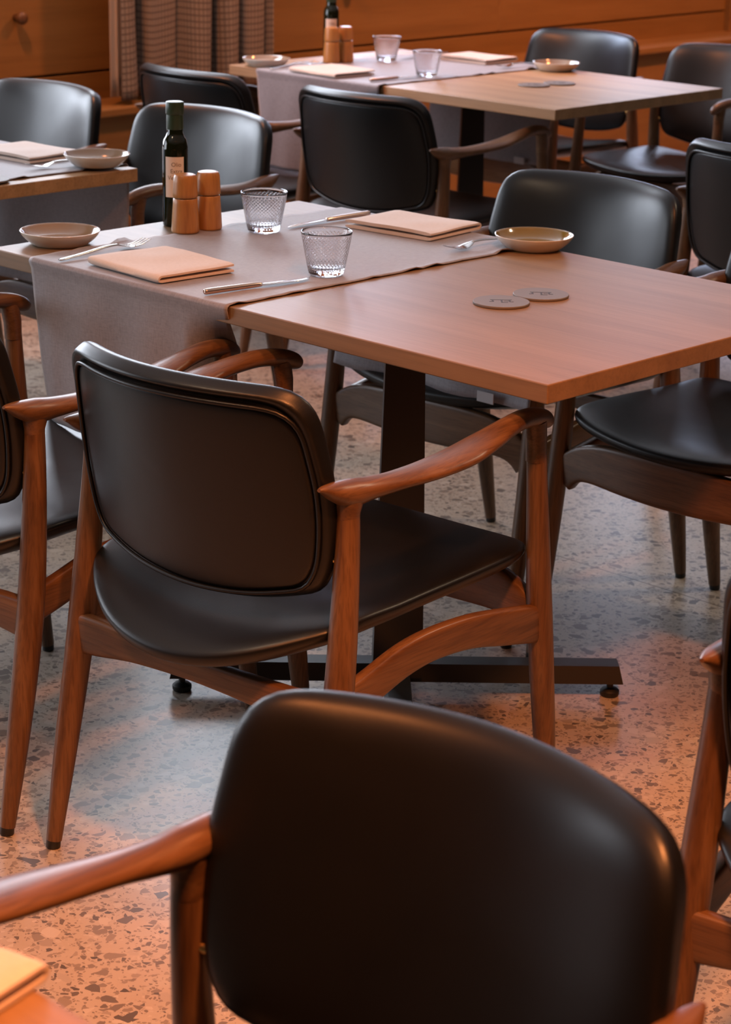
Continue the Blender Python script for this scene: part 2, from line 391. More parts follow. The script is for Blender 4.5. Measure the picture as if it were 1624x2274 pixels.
# ------------------------------------------------------------------ the setting
def room():
    bm = bmesh.new(); box(bm, -4, 5.5, -6.5, 8.5, -0.1, 0.0)
    tag(build('floor', bm, terrazzo_m, smooth=False), kind='structure')
    tag(build('ceiling', boxbm(-4, 5.5, -6.5, 8.5, 2.85, 2.95), ceil_m, smooth=False), kind='structure')
    tag(build('wall_right', boxbm(5.0, 5.2, -6.5, 8.5, 0, 2.85), plaster, smooth=False), kind='structure')
    tag(build('wall_back', boxbm(-3.9, 5.0, 8.0, 8.2, 0, 2.85), plaster, smooth=False), kind='structure')
    tag(build('wall_front', boxbm(-3.5, 5.0, -6.2, -6.0, 0, 2.85), plaster, smooth=False), kind='structure')
    # left wall lies along y, turned a little
    rz = math.atan(0.039)
    def put(o): o.location = (WX, 1.0, 0); o.rotation_euler = (0, 0, rz); return o
    # local: +x into the room, y along the wall
    bm = bmesh.new()
    box(bm, -0.12, 0.17, 0.15, 7.1, 0.0, 0.54); box(bm, -0.12, -0.02, 0.15, 7.1, 0.54, 0.95)
    box(bm, -0.12, 0.0, 0.15, 7.1, 0.56, 0.648, 0.002)
    tag(put(build('wall_left', bm, panel_wood, smooth=False)), kind='structure')
    tag(put(build('trim_1', boxbm(-0.10, 0.21, 0.15, 7.1, 0.540, 0.565, 0.004), panel_wood, smooth=False)), kind='structure')
    # wooden panel doors under the windows, thin shadow gaps between them
    ys = [0.15, 2.94, 4.55, 7.1]
    for i, (a, b) in enumerate(zip(ys, ys[1:])):
        p = empty('wall_panel', (WX, 1.0, 0), rz)
        bm = boxbm(-0.10, 0.0, a+0.006, b-0.006, 0.656, 0.95, 0.002)
        build('board', bm, panel_wood, p, smooth=False)
        tag(p, kind='structure')
        if i == 3: pass
    kn = empty('wooden_knob', (0, 0, 0))
    bm = bmesh.new(); lathe(bm, [(0, 0), (0.011, 0), (0.010, 0.014), (0.016, 0.02), (0.019, 0.028), (0.019, 0.036), (0.016, 0.041), (0, 0.042)], 28)
    k = build('knob', bm, teak[2], kn)
    kn.location = (wallx(1.56, 0.0), 1.56, 0.838); kn.rotation_euler = (0, PI/2, rz)
    tag(kn, 'round turned wooden knob on the wall panel left of the curtain', 'knob', 'knobs on the wooden wall')
    k2 = copy_tree(kn); k2.location = (wallx(3.07, 0.0), 3.07, 0.852)
    tag(k2, 'round wooden knob at the top picture edge, above the far oil bottle', 'knob')
    bm = bmesh.new()
    box(bm, -0.02, 0.03, 4.53, 4.59, 0.56, 2.85, 0.004)
    tag(put(build('trim_2', bm, panel_wood, smooth=False)), kind='structure')
    # wall above panels with window openings
    bm = bmesh.new()
    box(bm, -0.12, 0.0, -7.5, 7.1, 2.68, 2.85)
    edges = [-7.5]
    for ya, yb, zs, zh, rad, colr in WINS: edges += [ya-1, yb-1]
    edges.append(7.1)
    for a, b in zip(edges[::2], edges[1::2]): box(bm, -0.12, -0.001, a, b, 0.66 if b > -1.6 else 0.0, 2.68)
    for ya, yb, zs, zh, rad, colr in WINS:
        box(bm, -0.12, -0.001, ya-1, yb-1, zh, 2.68)
        if zs > 0.96: box(bm, -0.12, -0.001, ya-1, yb-1, 0.95, zs)
        elif zs < 0.9: box(bm, -0.12, -0.001, ya-1, yb-1, 0.0, zs)
    tag(put(build('wall_left_piers', bm, panel_wood, smooth=False)), kind='structure')
    for i, (ya, yb, zs, zh, rad, colr) in enumerate(WINS):
        bm = bmesh.new(); y0, y1 = ya-1, yb-1
        for a, b in ((y0, y0+0.05), (y1-0.05, y1), ((y0+y1)/2-0.03, (y0+y1)/2+0.03)): box(bm, -0.09, -0.03, a, b, zs, zh)
        for a, b in ((zs, zs+0.06), (zh-0.06, zh)): box(bm, -0.09, -0.03, y0, y1, a, b)
        tag(put(build('window_%d' % (i+1), bm, panel_wood, smooth=False)), kind='structure')
room()

def curtain():
    c = empty('curtain', (wallx(2.16, 0.09), 2.16, 0), math.atan(0.039))
    # local: y along the wall; deep folds
    def sheet(y0, y1, z0, z1, nfold, amp, ny, nz, xo, seed, hang):
        bm = bmesh.new(); uv = bm.loops.layers.uv.new('u'); V = []
        for i in range(ny+1):
            t = i/ny; row = []
            ph = t*nfold*2*PI+seed+0.9*math.sin(t*7+seed)
            for j in range(nz+1):
                s = j/nz; z = z0+(z1-z0)*s
                am = amp*(1.0-0.35*s)*(0.75+0.5*math.sin(t*11+seed))
                x = xo+am*(2.0*abs(math.sin(0.5*(ph+0.25*math.sin(s*3+t*4))))**0.8-1.0)
                y = y0+(y1-y0)*t+0.018*math.cos(ph*1.0+0.7)
                zz = z+hang*0.006*math.sin(t*20)*(1-s)
                row.append((bm.verts.new((x, y, zz)), (t*abs(y1-y0)*2.1, z)))
            V.append(row)
        for i in range(ny):
            for j in range(nz):
                q = (V[i][j], V[i+1][j], V[i+1][j+1], V[i][j+1])
                f = bm.faces.new([a[0] for a in q])
                for l, a in zip(f.loops, q): l[uv].uv = a[1]
        return bm
    o = build('drape', sheet(-0.30, 0.42, 0.578, 1.43, 5, 0.060, 160, 24, 0.02, 1.2, 1), curtain_m, c)  # unseen top kept low so daylight from the window above clears it
    md = o.modifiers.new('thick', 'SOLIDIFY'); md.thickness = 0.002
    o2 = build('lining', sheet(-0.345, -0.29, 0.590, 1.43, 0.5, 0.012, 16, 12, 0.055, 0.4, 0), lining_m, c)
    md = o2.modifiers.new('thick', 'SOLIDIFY'); md.thickness = 0.002
    tag(o2, 'pale turned-back edge of the curtain')
    bm = bmesh.new(); sweep(bm, [(0.03, -0.6, 1.445, 0.010, 0.010), (0.03, 0.7, 1.445, 0.010, 0.010)], n=12)
    build('rod', bm, iron, c)
    tag(c, 'checked brown and grey woven curtain gathered in deep folds against the wooden wall', 'curtain')
curtain()

# ------------------------------------------------------------------ armchair
def back_y(x, z):
    return -0.062 - 0.25*(z-0.545) + (1.05+2.0*(z-0.545))*x*x
BACK_PTS = [(-0.13, 0.7815), (0.0, 0.783), (0.13, 0.7815), (0.180, 0.778), (0.2045, 0.766), (0.2185, 0.742), (0.2255, 0.70), (0.2305, 0.65), (0.230, 0.60), (0.2245, 0.55), (0.216, 0.520), (0.202, 0.499), (0.176, 0.487), (0.10, 0.470), (0.0, 0.463)]
BACK_PTS = BACK_PTS + [(-x, z) for x, z in reversed(BACK_PTS[3:-1])]
BACK_OUT = outline_from(BACK_PTS, 112)
def inset(u, v, k):
    """outline scaled in, more at the top than at the bottom"""
    return u*k, v*k-0.011*(1+v/0.16)*0.5*(1 if k > .5 else k)
def make_back(parent):
    zc = 0.625
    out = [(x, z-zc) for x, z in BACK_OUT]
    def nrm(x, z):
        dy_dx = 2*(1.05+2.0*(z-0.545))*x; dy_dz = -0.25+2.0*x*x
        return Vector((-dy_dx, 1.0, -dy_dz)).normalized()
    def front(u, v, r):
        x, z = u, v+zc
        T = 0.026*(max(0.0, 1-r**7))**0.5 + 0.004*(1-r*r)
        return Vector((x, back_y(x, z), z))+nrm(x, z)*T
    def rear(u, v, r):
        x, z = u, v+zc
        top = min(1.0, max(0.0, (z-0.56)/0.18))
        T = 0.013*(max(0.0, 1-r**9))**0.5
        T += (0.004+0.011*top)*math.exp(-((r-0.955)/0.045)**2)*(max(0.0, 1-r**26))
        return Vector((x, back_y(x, z), z))-nrm(x, z)*T
    bm = bmesh.new(); polar_pad(bm, out, front, rear, rings=26)
    b = build('backrest', bm, leather, parent)
    # rear panel with piping round it
    pin = [inset(u, v, 0.905) for u, v in out]
    def panel(off, inner):
        def fn(u, v, r):
            x, z = u, v+zc
            T = off+0.004*(max(0, 1-r**6))**0.5 if not inner else 0.008
            return Vector((x, back_y(x, z), z))-nrm(x, z)*T
        return fn
    bm = bmesh.new(); polar_pad(bm, pin, panel(0.010, True), panel(0.0130, False), rings=12)
    rp = build('rear_panel', bm, leather, b)
    bm = bmesh.new(); n = len(out); rings = []
    pip = [inset(u, v, 0.918) for u, v in out]
    for i, (u, v) in enumerate(pip):
        x, z = u, v+zc
        nn = nrm(x, z); c = Vector((x, back_y(x, z), z))-nn*0.0165
        u2, v2 = pip[(i+1) % n]; u0, v0 = pip[i-1]
        t = Vector(((u2-u0), back_y(u2, v2+zc)-back_y(u0, v0+zc), (v2-v0))).normalized()
        s = t.cross(nn).normalized()
        rings.append([bm.verts.new(c+(nn*math.cos(k*PI/4)+s*math.sin(k*PI/4))*0.0032) for k in range(8)])
    for i in range(n):
        a, b2 = rings[i], rings[(i+1) % n]
        for k in range(8): bm.faces.new((a[k], a[(k+1) % 8], b2[(k+1) % 8], b2[k]))
    build('piping', bm, leather, b)
    return b
SEAT_PTS = [(0.0, 0.464), (0.11, 0.454), (0.19, 0.434), (0.226, 0.407), (0.243, 0.36), (0.246, 0.27), (0.244, 0.16), (0.243, 0.06), (0.238, 0.01), (0.218, -0.03), (0.16, -0.080), (0.09, -0.112)]
SEAT_PTS = SEAT_PTS + [(0.0, -0.124)] + [(-x, y) for x, y in reversed(SEAT_PTS[1:])]
SEAT_OUT = outline_from(SEAT_PTS, 112)
def seat_z(x, y):
    return 0.430 + 0.022*(x/0.24)**2 + 0.030*(y-0.10) - 0.028*(max(0.0, 0.06-y)/0.17)**2 + 0.005*(abs(x)/0.24)**2*max(0.0, 0.1-y)/0.1
def make_seat(parent):
    yc = 0.18
    out = [(x, y-yc) for x, y in SEAT_OUT]
    def top(u, v, r):
        x, y = u, v+yc
        return Vector((x, y, seat_z(x, y)+0.020*(max(0, 1-r**7))**0.5-0.004*(1-r*r)))
    def bot(u, v, r):
        x, y = u, v+yc
        return Vector((x, y, seat_z(x, y)-(0.026+0.010*max(0, 0.1-y)/0.2)*(max(0, 1-r**9))**0.5))
    bm = bmesh.new(); polar_pad(bm, out, top, bot, rings=20)
    return build('seat', bm, leather, parent)

def make_chair():
    root = empty('armchair')
    make_seat(root)
    back = make_back(root)
    for s in (-1, 1):
        # front leg: spindle, rises to the arm
        p = catmull([(s*0.243, 0.396, 0.642, .0140, .0140), (s*0.245, 0.402, 0.56, .0152, .0152), (s*0.248, 0.412, 0.42, .0185, .0185), (s*0.250, 0.424, 0.30, .0188, .0188), (s*0.250, 0.444, 0.15, .0165, .0165), (s*0.250, 0.465, 0.012, .0118, .0118)], 8)
        bm = bmesh.new(); sweep(bm, p, side=(1, 0, 0), n=20); leg = build('leg', bm, teak[2], root, auto=50)
        bm = bmesh.new(); sweep(bm, [(s*0.250, 0.4652, 0.014, .0108, .0108), (s*0.250, 0.466, 0.002, .0108, .0108), (s*0.250, 0.466, 0.0, .009, .009)], side=(1, 0, 0), n=16); build('glide', bm, rubber, leg, auto=40)
        # rear leg
        p = catmull([(s*0.239, -0.004, 0.634, .0140, .0140), (s*0.241, -0.008, 0.55, .0168, .0168), (s*0.245, -0.020, 0.42, .0200, .0200), (s*0.248, -0.036, 0.30, .0205, .0205), (s*0.250, -0.064, 0.15, .0175, .0175), (s*0.250, -0.091, 0.012, .0118, .0118)], 8)
        bm = bmesh.new(); sweep(bm, p, side=(1, 0, 0), n=20); leg = build('leg', bm, teak[2], root, auto=50)
        bm = bmesh.new(); sweep(bm, [(s*0.250, -0.0915, 0.014, .0108, .0108), (s*0.250, -0.093, 0.002, .0108, .0108), (s*0.250, -0.093, 0.0, .009, .009)], side=(1, 0, 0), n=16); build('glide', bm, rubber, leg, auto=40)
        # armrest: horn at the rear, broad thin grip, waist, then rolls over the front leg
        p = catmull([(s*0.238, -0.062, 0.6540, .0030, .0022), (s*0.238, -0.052, 0.6520, .0085, .0060), (s*0.2385, -0.032, 0.6455, .0165, .0130), (s*0.2395, -0.004, 0.6385, .0205, .0185), (s*0.243, 0.030, 0.6380, .0205, .0150), (s*0.251, 0.075, 0.6400, .0225, .0118), (s*0.260, 0.135, 0.6440, .0285, .0112), (s*0.264, 0.195, 0.6500, .0310, .0112), (s*0.262, 0.250, 0.6585, .0265, .0118), (s*0.257, 0.300, 0.6650, .0195, .0130), (s*0.251, 0.345, 0.6680, .0165, .0135), (s*0.246, 0.385, 0.6640, .0152, .0140), (s*0.242, 0.414, 0.6550, .0130, .0140), (s*0.241, 0.430, 0.6480, .0080, .0095), (s*0.241, 0.435, 0.6455, .002, .003)], 6)
        bm = bmesh.new(); sweep(bm, p, side=(1, 0, 0), n=24, power=2.0)
        # sockets that run down into the legs
        sweep(bm, [(s*0.2392, -0.005, 0.592, .0148, .0148), (s*0.2392, -0.005, 0.612, .0155, .0155), (s*0.2392, -0.004, 0.626, .0176, .0195), (s*0.2395, -0.001, 0.639, .0195, .0240)], side=(1, 0, 0), n=20)
        sweep(bm, [(s*0.2438, 0.398, 0.597, .0148, .0148), (s*0.2435, 0.397, 0.627, .0152, .0158), (s*0.2450, 0.392, 0.657, .0148, .0175)], side=(1, 0, 0), n=20)
        build('armrest', bm, teak[1], root, auto=60)
        # side rail: flat board, cut to a wave
        p = catmull([(s*0.246, -0.032, 0.343, .0105, .026), (s*0.246, 0.03, 0.358, .0105, .0255), (s*0.2465, 0.10, 0.377, .0105, .0245), (s*0.2475, 0.165, 0.384, .0105, .0235), (s*0.248, 0.25, 0.379, .0105, .0245), (s*0.249, 0.33, 0.364, .0105, .027), (s*0.249, 0.408, 0.348, .0105, .0285)], 6)
        bm = bmesh.new(); sweep(bm, p, side=(1, 0, 0), n=24, power=5); build('side_rail', bm, teak[1], root, auto=50)
        bm = bmesh.new(); sweep(bm, [(s*0.232, -0.008, 0.545, .0035, .0035), (s*0.203, -0.012, 0.545, .0035, .0035)], n=12)
        sweep(bm, [(s*0.225, -0.009, 0.545, .0058, .0058), (s*0.218, -0.010, 0.545, .0058, .0058)], n=16)
        tag(build('brass_screw', bm, brass, root, auto=40), 'small brass spacer screw between leg and backrest')
    # rear rail, waisted in the middle
    p = catmull([(s_*x_, -0.036, z_, .0105, h_) for s_, x_, z_, h_ in ((-1, .246, .328, .031), (-1, .20, .331, .0285), (-1, .12, .335, .0215), (1, 0, .336, .0175), (1, .12, .335, .0215), (1, .20, .331, .0285), (1, .246, .328, .031))], 8)
    bm = bmesh.new(); sweep(bm, p, side=(0, 1, 0), n=24, power=5); build('rear_rail', bm, teak[0], root, auto=50)
    # front rail bows forward with the seat; bracket ends
    p = []
    for i in range(41):
        t = -1+2*i/40; x = 0.240*t; y = 0.412+0.017*(1-t*t)
        zt = 0.372+0.052*(1-abs(t)**5); zb = 0.312+0.044*(1-abs(t)**8)-0.016*(1-t*t)
        p.append((x, y, (zt+zb)/2, .011, (zt-zb)/2))
    bm = bmesh.new(); sweep(bm, p, side=(0, 1, 0), n=24, power=6); build('front_rail', bm, teak[0], root, auto=50)
    return root
CHAIRS = [   # x, y, yaw, label, group
 (0.303, -0.696, 0.063, 'black leather armchair seen from behind, pushed up to the bare end of the middle table', 'armchairs facing away from the camera'),
 (-0.280, -0.759, 0.095, "armchair cut by the left picture edge, pushed under the middle table's hanging runner", 'armchairs facing away from the camera'),
 (-0.269, 0.766, 3.164, 'black leather armchair facing the camera across the middle table, behind the amber plate', 'armchairs facing the camera'),
 (0.317, 0.760, 3.124, 'armchair whose black seat juts out below the right edge of the middle table', 'armchairs facing the camera'),
 (-1.542, 1.533, 0.042, 'black leather armchair seen from behind at the bare corner of the far table', 'armchairs facing away from the camera'),
 (-2.172, 1.510, -0.012, "black armchair seen from behind below the curtain, at the far table's hanging runner", 'armchairs facing away from the camera'),
 (-2.165, 3.122, 3.155, 'black armchair facing the camera, directly behind the plate on the far table', 'armchairs facing the camera'),
 (-1.579, 3.124, 3.204, "farthest armchair to the right, facing the camera beyond the far table's bare end", 'armchairs facing the camera'),
 (-1.499, 0.841, 3.205, 'black armchair facing the camera directly behind the oil bottle of the middle table', 'armchairs facing the camera'),
 (-2.114, 0.840, 3.160, 'black armchair facing the camera behind the napkin of the left table', 'armchairs facing the camera'),
 (-0.311, 1.562, 0.010, 'armchair seen from behind at the right picture edge, just behind the middle table', 'armchairs facing away from the camera'),
 (1.387, -1.490, 3.193, 'nearest armchair, its large black backrest filling the bottom of the picture', 'armchairs facing the camera'),
 (1.447, -0.764, 0.150, 'armchair cut by the right picture edge, its slanting leg beside the nearest backrest', 'armchairs facing away from the camera'),
]
proto = make_chair()
for i, (x, y, a, lab, grp) in enumerate(CHAIRS):
    c = proto if i == 0 else copy_tree(proto)
    c.location = (x, y, 0); c.rotation_euler = (0, 0, a)
    tag(c, lab, 'chair', grp)

# ------------------------------------------------------------------ tables
TA, TB, TH = 1.215, 0.742, 0.74
def make_table(top_mat):
    t = empty('dining_table')
    bm = boxbm(-TA/2-0.03, TA/2, -TB/2, TB/2, TH-0.028, TH, 0.0018, 2)
    build('tabletop', bm, top_mat, t, smooth=False)
    # tapered square column turned towards the corners
    bm = bmesh.new()
    q = PI/4
    rings = []
    for z, h in ((0.045, 0.0435), (0.30, 0.039), (0.55, 0.034), (0.708, 0.031)):
        r = h*math.sqrt(2)
        rings.append([bm.verts.new((r*math.cos(k*PI/2), r*math.sin(k*PI/2), z)) for k in range(4)])
    for a, b in zip(rings, rings[1:]):
        for k in range(4): bm.faces.new((a[k], a[(k+1) % 4], b[(k+1) % 4], b[k]))
    bm.faces.new(rings[0][::-1]); bm.faces.new(rings[-1])
    build('column', bm, iron, t, smooth=False)
    bm = boxbm(-0.2, 0.2, -0.2, 0.2, 0.706, 0.7135, 0.001)
    build('mounting_plate', bm, iron, t, smooth=False)
    for ang in (45, 135, 225, 315):
        bm = bmesh.new(); box(bm, 0.02, 0.395, -0.024, 0.024, 0.030, 0.062)
        for v in bm.verts:
            if v.co.z > 0.05 and v.co.x > 0.3: v.co.x -= 0.008
            if v.co.z > 0.05: v.co.y *= 0.8
        M = Matrix.Rotation(R(ang), 4, 'Z'); bm.transform(M)
        f = build('base_arm', bm, iron, t, smooth=False)
        bm = bmesh.new(); lathe(bm, [(0, 0), (0.015, 0.0), (0.017, 0.004), (0.017, 0.010), (0.013, 0.014), (0.006, 0.016), (0.006, 0.031), (0, 0.031)], 24)
        bm.transform(M @ Matrix.Translation((0.375, 0, 0))); build('glide', bm, rubber, f, auto=40)
    return t
T1 = make_table(brown_top)
tag(T1, 'brown wooden dining table in the middle, bare corner towards the camera', 'table', 'dining tables')
T2 = copy_tree(T1); T2.location = (-1.792, 2.2, 0)
T3 = copy_tree(T1); T3.location = (-1.742, 0.01, 0)
T5 = copy_tree(T1); T5.location = (1.10, -2.212, 0)
for t, m, lab in ((T2, oak_top, 'pale oak dining table at the back near the wooden wall'), (T3, oak_top_b, 'pale oak dining table cut by the left picture edge, under a plate and napkin'), (T5, brown_top, 'table of which only a corner shows at the bottom left of the picture')):
    tag(t, lab)
    for ch in t.children:
        if ch.name.startswith('tabletop'):
            ch.data = ch.data.copy(); ch.data.materials[0] = m

# ------------------------------------------------------------------ table runner
def runner_mesh(x0=-0.521, x1=-0.026, dropA=0.272, dropC=0.285, tuck=True, seed=0):
    bm = bmesh.new(); uv = bm.loops.layers.uv.new('u')
    rows = []
    half = TB/2
    pts = []   # (y, z, s, region)
    nz = 26
    zt = TH+0.0022
    for i in range(nz): pts.append(('A', i/nz))
    for i in range(5): pts.append(('a', i/5))
    for i in range(44): pts.append(('T', i/44))
    for i in range(5): pts.append(('c', i/5))
    for i in range(nz+1): pts.append(('C', i/nz))
    rr = 0.007; nx = 56; s = 0.0
    prev = None
    for reg, t in pts:
        if reg == 'A': y, z, h = -half-rr, zt-rr-dropA*(1-t), (1-t)
        elif reg == 'a': y, z, h = -half-rr*math.cos(t*PI/2), zt-rr+rr*math.sin(t*PI/2), 0
        elif reg == 'T': y, z, h = -half+2*half*t, zt, 0
        elif reg == 'c': y, z, h = half+rr*math.sin(t*PI/2), zt-rr+rr*math.cos(t*PI/2), 0
        else: y, z, h = half+rr, zt-rr-dropC*t, t
        if prev: s += math.hypot(y-prev[0], z-prev[1])
        prev = (y, z)
        row = []
        for i in range(nx+1):
            u = i/nx; x = x0+(x1-x0)*u
            xx, yy, zz = x, y, z
            edge = min(u, 1-u)*(x1-x0)
            # wavy hem
            wob = noise.noise(Vector((s*14, u*2, seed)))*0.0025+noise.noise(Vector((s*40, u*2, seed+4)))*0.0008
            xx += wob*(1 if u > .5 else .7)
            if reg in 'Tac':
                lift = max(0.0, noise.noise(Vector((s*22, seed+9, u*3))))*0.014*math.exp(-edge/0.010)
                wr = max(0.0, noise.noise(Vector((xx*6+seed, yy*16, 3.0)))-0.15)*0.0013
                zz += lift+wr
            if h > 0:
                ctr = (u-0.5)
                if reg == 'A':
                    fold = (0.005*math.sin(u*21+1.0+h*1.3)+0.003*math.sin(u*9+h*2))*h**0.8
                    yy -= 0.003*h+fold-0.003
                    xx += -ctr*0.012*h**1.3
                    if u < 0.12: yy += 0.030*h*((0.12-u)/0.12)**1.5; xx += 0.010*h*((0.12-u)/0.12)       # left hem turns back
                    if tuck and u > 0.80:
                        k = ((u-0.80)/0.20)**1.3*min(1, max(0, h-0.05)*4.5); yy += 0.070*k; xx -= 0.055*k
                else:
                    fold = 0.007*math.sin(u*13+2+h)*h
                    yy += fold - 0.055*h**1.5; xx += 0.034*h
            row.append((bm.verts.new((xx, yy, zz)), (u*(x1-x0)*1.0, s)))
        rows.append(row)
    for a, b in zip(rows, rows[1:]):
        for i in range(nx):
            q = (a[i], a[i+1], b[i+1], b[i]); f = bm.faces.new([v[0] for v in q])
            for l, v in zip(f.loops, q): l[uv].uv = v[1]
    return bm
def make_runner():
    r = empty('table_runner')
    o = build('cloth', runner_mesh(), linen, r)
    md = o.modifiers.new('thick', 'SOLIDIFY'); md.thickness = 0.0014; md.offset = 0
    bm = boxbm(-0.112, -0.072, 0.3085, 0.3105, 0.450, 0.470, 0.0006)
    bm.transform(Matrix.Translation((0, 0.008, 0)))
    tag(build('care_tag', bm, tag_white, r, smooth=False), 'small pale label sewn to the hem')
    return r
R1 = make_runner(); tag(R1, 'mauve grey linen runner across the middle table under two glasses', 'table runner', 'table runners')
R2 = copy_tree(R1); R2.location = (-1.775, 2.19, 0); tag(R2, 'bluish grey linen runner hanging over the end of the far table')
R3 = copy_tree(R1); R3.location = (-1.148, 0.01, 0); tag(R3, 'grey linen runner on the left table, hanging down behind its edge')

# ------------------------------------------------------------------ tableware
def mk_plate(inner):
    bm = bmesh.new()
    prof = [(r*1.035, z*0.86) for r, z in [(0, 0.004), (0.030, 0.0035), (0.034, 0.0), (0.046, 0.0), (0.049, 0.003), (0.059, 0.013), (0.0645, 0.0205), (0.0672, 0.0275), (0.0675, 0.0288), (0.0662, 0.0290), (0.0642, 0.0255), (0.060, 0.0185), (0.052, 0.0115), (0.043, 0.0085), (0.020, 0.0078), (0, 0.0078)]]
    mats = [0]*9+[1]*6
    lathe(bm, prof, 64, mats)
    return build('bread_plate', bm, [glaze_out, inner])
def mk_glass():
    bm = bmesh.new(); uv = bm.loops.layers.uv.new('u'); H = 0.072; n = 96
    def rad(z): return 0.0285+(0.0425-0.0285)*(z/H)**0.92
    rings = [(0, 0.003), (0.020, 0.0025), (0.0255, 0.0), (0.0280, 0.0022)]
    rings += [(rad(0.004+(H-0.004)*i/20), 0.004+(H-0.004)*i/20) for i in range(21)]
    rings += [(rad(H)-0.0006, H+0.0008), (rad(H)-0.0016, H)]
    rings += [(rad(H-0.001-(H-0.015)*i/20)-0.0024, H-0.001-(H-0.015)*i/20) for i in range(21)]
    rings += [(0.023, 0.0125), (0.012, 0.0110), (0, 0.0106)]
    V = []
    for r, z in rings:
        V.append([bm.verts.new((0, 0, z))] if r < 1e-6 else [bm.verts.new((r*math.cos(2*PI*k/n), r*math.sin(2*PI*k/n), z)) for k in range(n)])
    for i, (a, b) in enumerate(zip(V, V[1:])):
        for k in range(n):
            k2 = (k+1) % n
            if len(a) == 1: f = bm.faces.new((a[0], b[k2], b[k]))
            elif len(b) == 1: f = bm.faces.new((a[k], a[k2], b[0]))
            else: f = bm.faces.new((a[k], a[k2], b[k2], b[k]))
            f.material_index = 1 if 5 <= i < 22 else 0          # pressed band on the outside
            for l in f.loops:
                co = l.vert.co; l[uv].uv = ((k+(1 if l.vert in (b[k2 % len(b)], a[k2 % len(a)]) else 0))/n*36, co.z*165)
    return build('water_glass', bm, [tumbler_glass, pressed_glass])
def mk_napkin():
    bm = bmesh.new(); uv = bm.loops.layers.uv.new('u')
    L, W, t = 0.155, 0.195, 0.0060    # depth along y (closed fold towards -y), width along x
    path = []
    gap = 0.0030
    zs = [0.0+t/2, t*1.5+gap]
    z0, z1 = zs
    for i in range(15): path.append((L/2-0.004-i/14*(L-0.008), z0))
    for i in range(1, 8):
        a = -PI/2-i*PI/8
        path.append((-L/2+0.004+0.0065*math.cos(a), (z0+z1)/2+(z1-z0)/2*math.sin(a)))
    for i in range(15): path.append((-L/2+0.004+i/14*(L-0.008), z1))
    nx = 20; rows = []
    for si, (y, z) in enumerate(path):
        a = path[max(0, si-1)]; b = path[min(len(path)-1, si+1)]
        ty, tz = b[0]-a[0], b[1]-a[1]; l = math.hypot(ty, tz); ny, nzz = -tz/l, ty/l
        ro, ri = [], []
        for i in range(nx+1):
            u = i/nx; x = -W/2+W*u
            wz = 0.0022*noise.noise(Vector((x*14, y*14, z*80)))*(z > t) + 0.0016*(y/(L/2))*(z > t)*math.sin(u*3)
            endr = 1.0 if 0 < i < nx else 0.55
            yo = 0.0012*noise.noise(Vector((x*25, 7, z*90)))
            ro.append(bm.verts.new((x, y+yo+ny*t/2*endr, max(0.0002, z+wz+nzz*t/2*endr))))
            ri.append(bm.verts.new((x, y+yo-ny*t/2*endr, max(0.0002, z+wz-nzz*t/2*endr))))
        rows.append((ro, ri))
    def quad(a, b, c, d, uvs):
        f = bm.faces.new((a, b, c, d))
        for lp, q in zip(f.loops, uvs): lp[uv].uv = q
    for si in range(len(rows)-1):
        for w_ in (0, 1):
            a, b = rows[si][w_], rows[si+1][w_]
            for i in range(nx):
                s0, s1 = si*0.01, (si+1)*0.01
                quad(a[i], a[i+1], b[i+1], b[i], ((i*.01, s0), (i*.01+.01, s0), (i*.01+.01, s1), (i*.01, s1)))
        for i in (0, nx):
            quad(rows[si][0][i], rows[si+1][0][i], rows[si+1][1][i], rows[si][1][i], ((0, 0), (.01, 0), (.01, .005), (0, .005)))
    for si in (0, len(rows)-1):
        for i in range(nx):
            quad(rows[si][0][i], rows[si][0][i+1], rows[si][1][i+1], rows[si][1][i], ((0, 0), (.01, 0), (.01, .005), (0, .005)))
    # inner folded leaf between the two layers
    o = build('napkin', bm, napkin_m, auto=60)
    return o
def mk_knife():
    k = empty('table_knife')
    bm = bmesh.new()
    sweep(bm, catmull([(0, -0.100, 0.0052, .0035, .003), (0, -0.097, 0.0052, .0058, .0048), (0, -0.06, 0.0052, .0056, .0048), (0, -0.01, 0.0050, .0048, .0044), (0, 0.008, 0.0048, .0040, .0036)], 5), side=(1, 0, 0), n=16)
    build('handle', bm, tinted_steel, k)
    bm = bmesh.new()
    sweep(bm, catmull([(0, 0.004, 0.0046, .0045, .0016), (0.001, 0.02, 0.0042, .0082, .0011), (0.001, 0.06, 0.0036, .0088, .0009), (0.0, 0.085, 0.0032, .0076, .0007), (-0.003, 0.102, 0.003, .0040, .0005), (-0.006, 0.110, 0.003, .0006, .0003)], 5), side=(1, 0, 0), n=12)
    build('blade', bm, steel, k)
    return k
def mk_fork():
    k = empty('table_fork')
    bm = bmesh.new()
    sweep(bm, catmull([(0, -0.104, 0.0030, .0030, .0014), (0, -0.100, 0.0032, .0058, .0018), (0, -0.06, 0.0055, .0048, .0019), (0, 0.0, 0.0105, .0034, .0020), (0, 0.030, 0.0105, .0030, .0018)], 5), side=(1, 0, 0), n=12)
    build('handle', bm, steel, k)
    bm = bmesh.new()
    sweep(bm, catmull([(0, 0.027, 0.0106, .0030, .0017), (0, 0.038, 0.0080, .0085, .0012), (0, 0.052, 0.0050, .0118, .0009), (0, 0.064, 0.0044, .0120, .0009)], 5), side=(1, 0, 0), n=12)
    for j in range(4):
        x = -0.0102+0.0068*j
        sweep(bm, catmull([(x, 0.060, 0.0044, .0021, .0009), (x, 0.078, 0.0062, .0018, .0009), (x, 0.094, 0.0105, .0012, .0007), (x, 0.100, 0.0125, .0004, .0004)], 4), side=(1, 0, 0), n=8)
    build('tines', bm, steel, k)
    return k
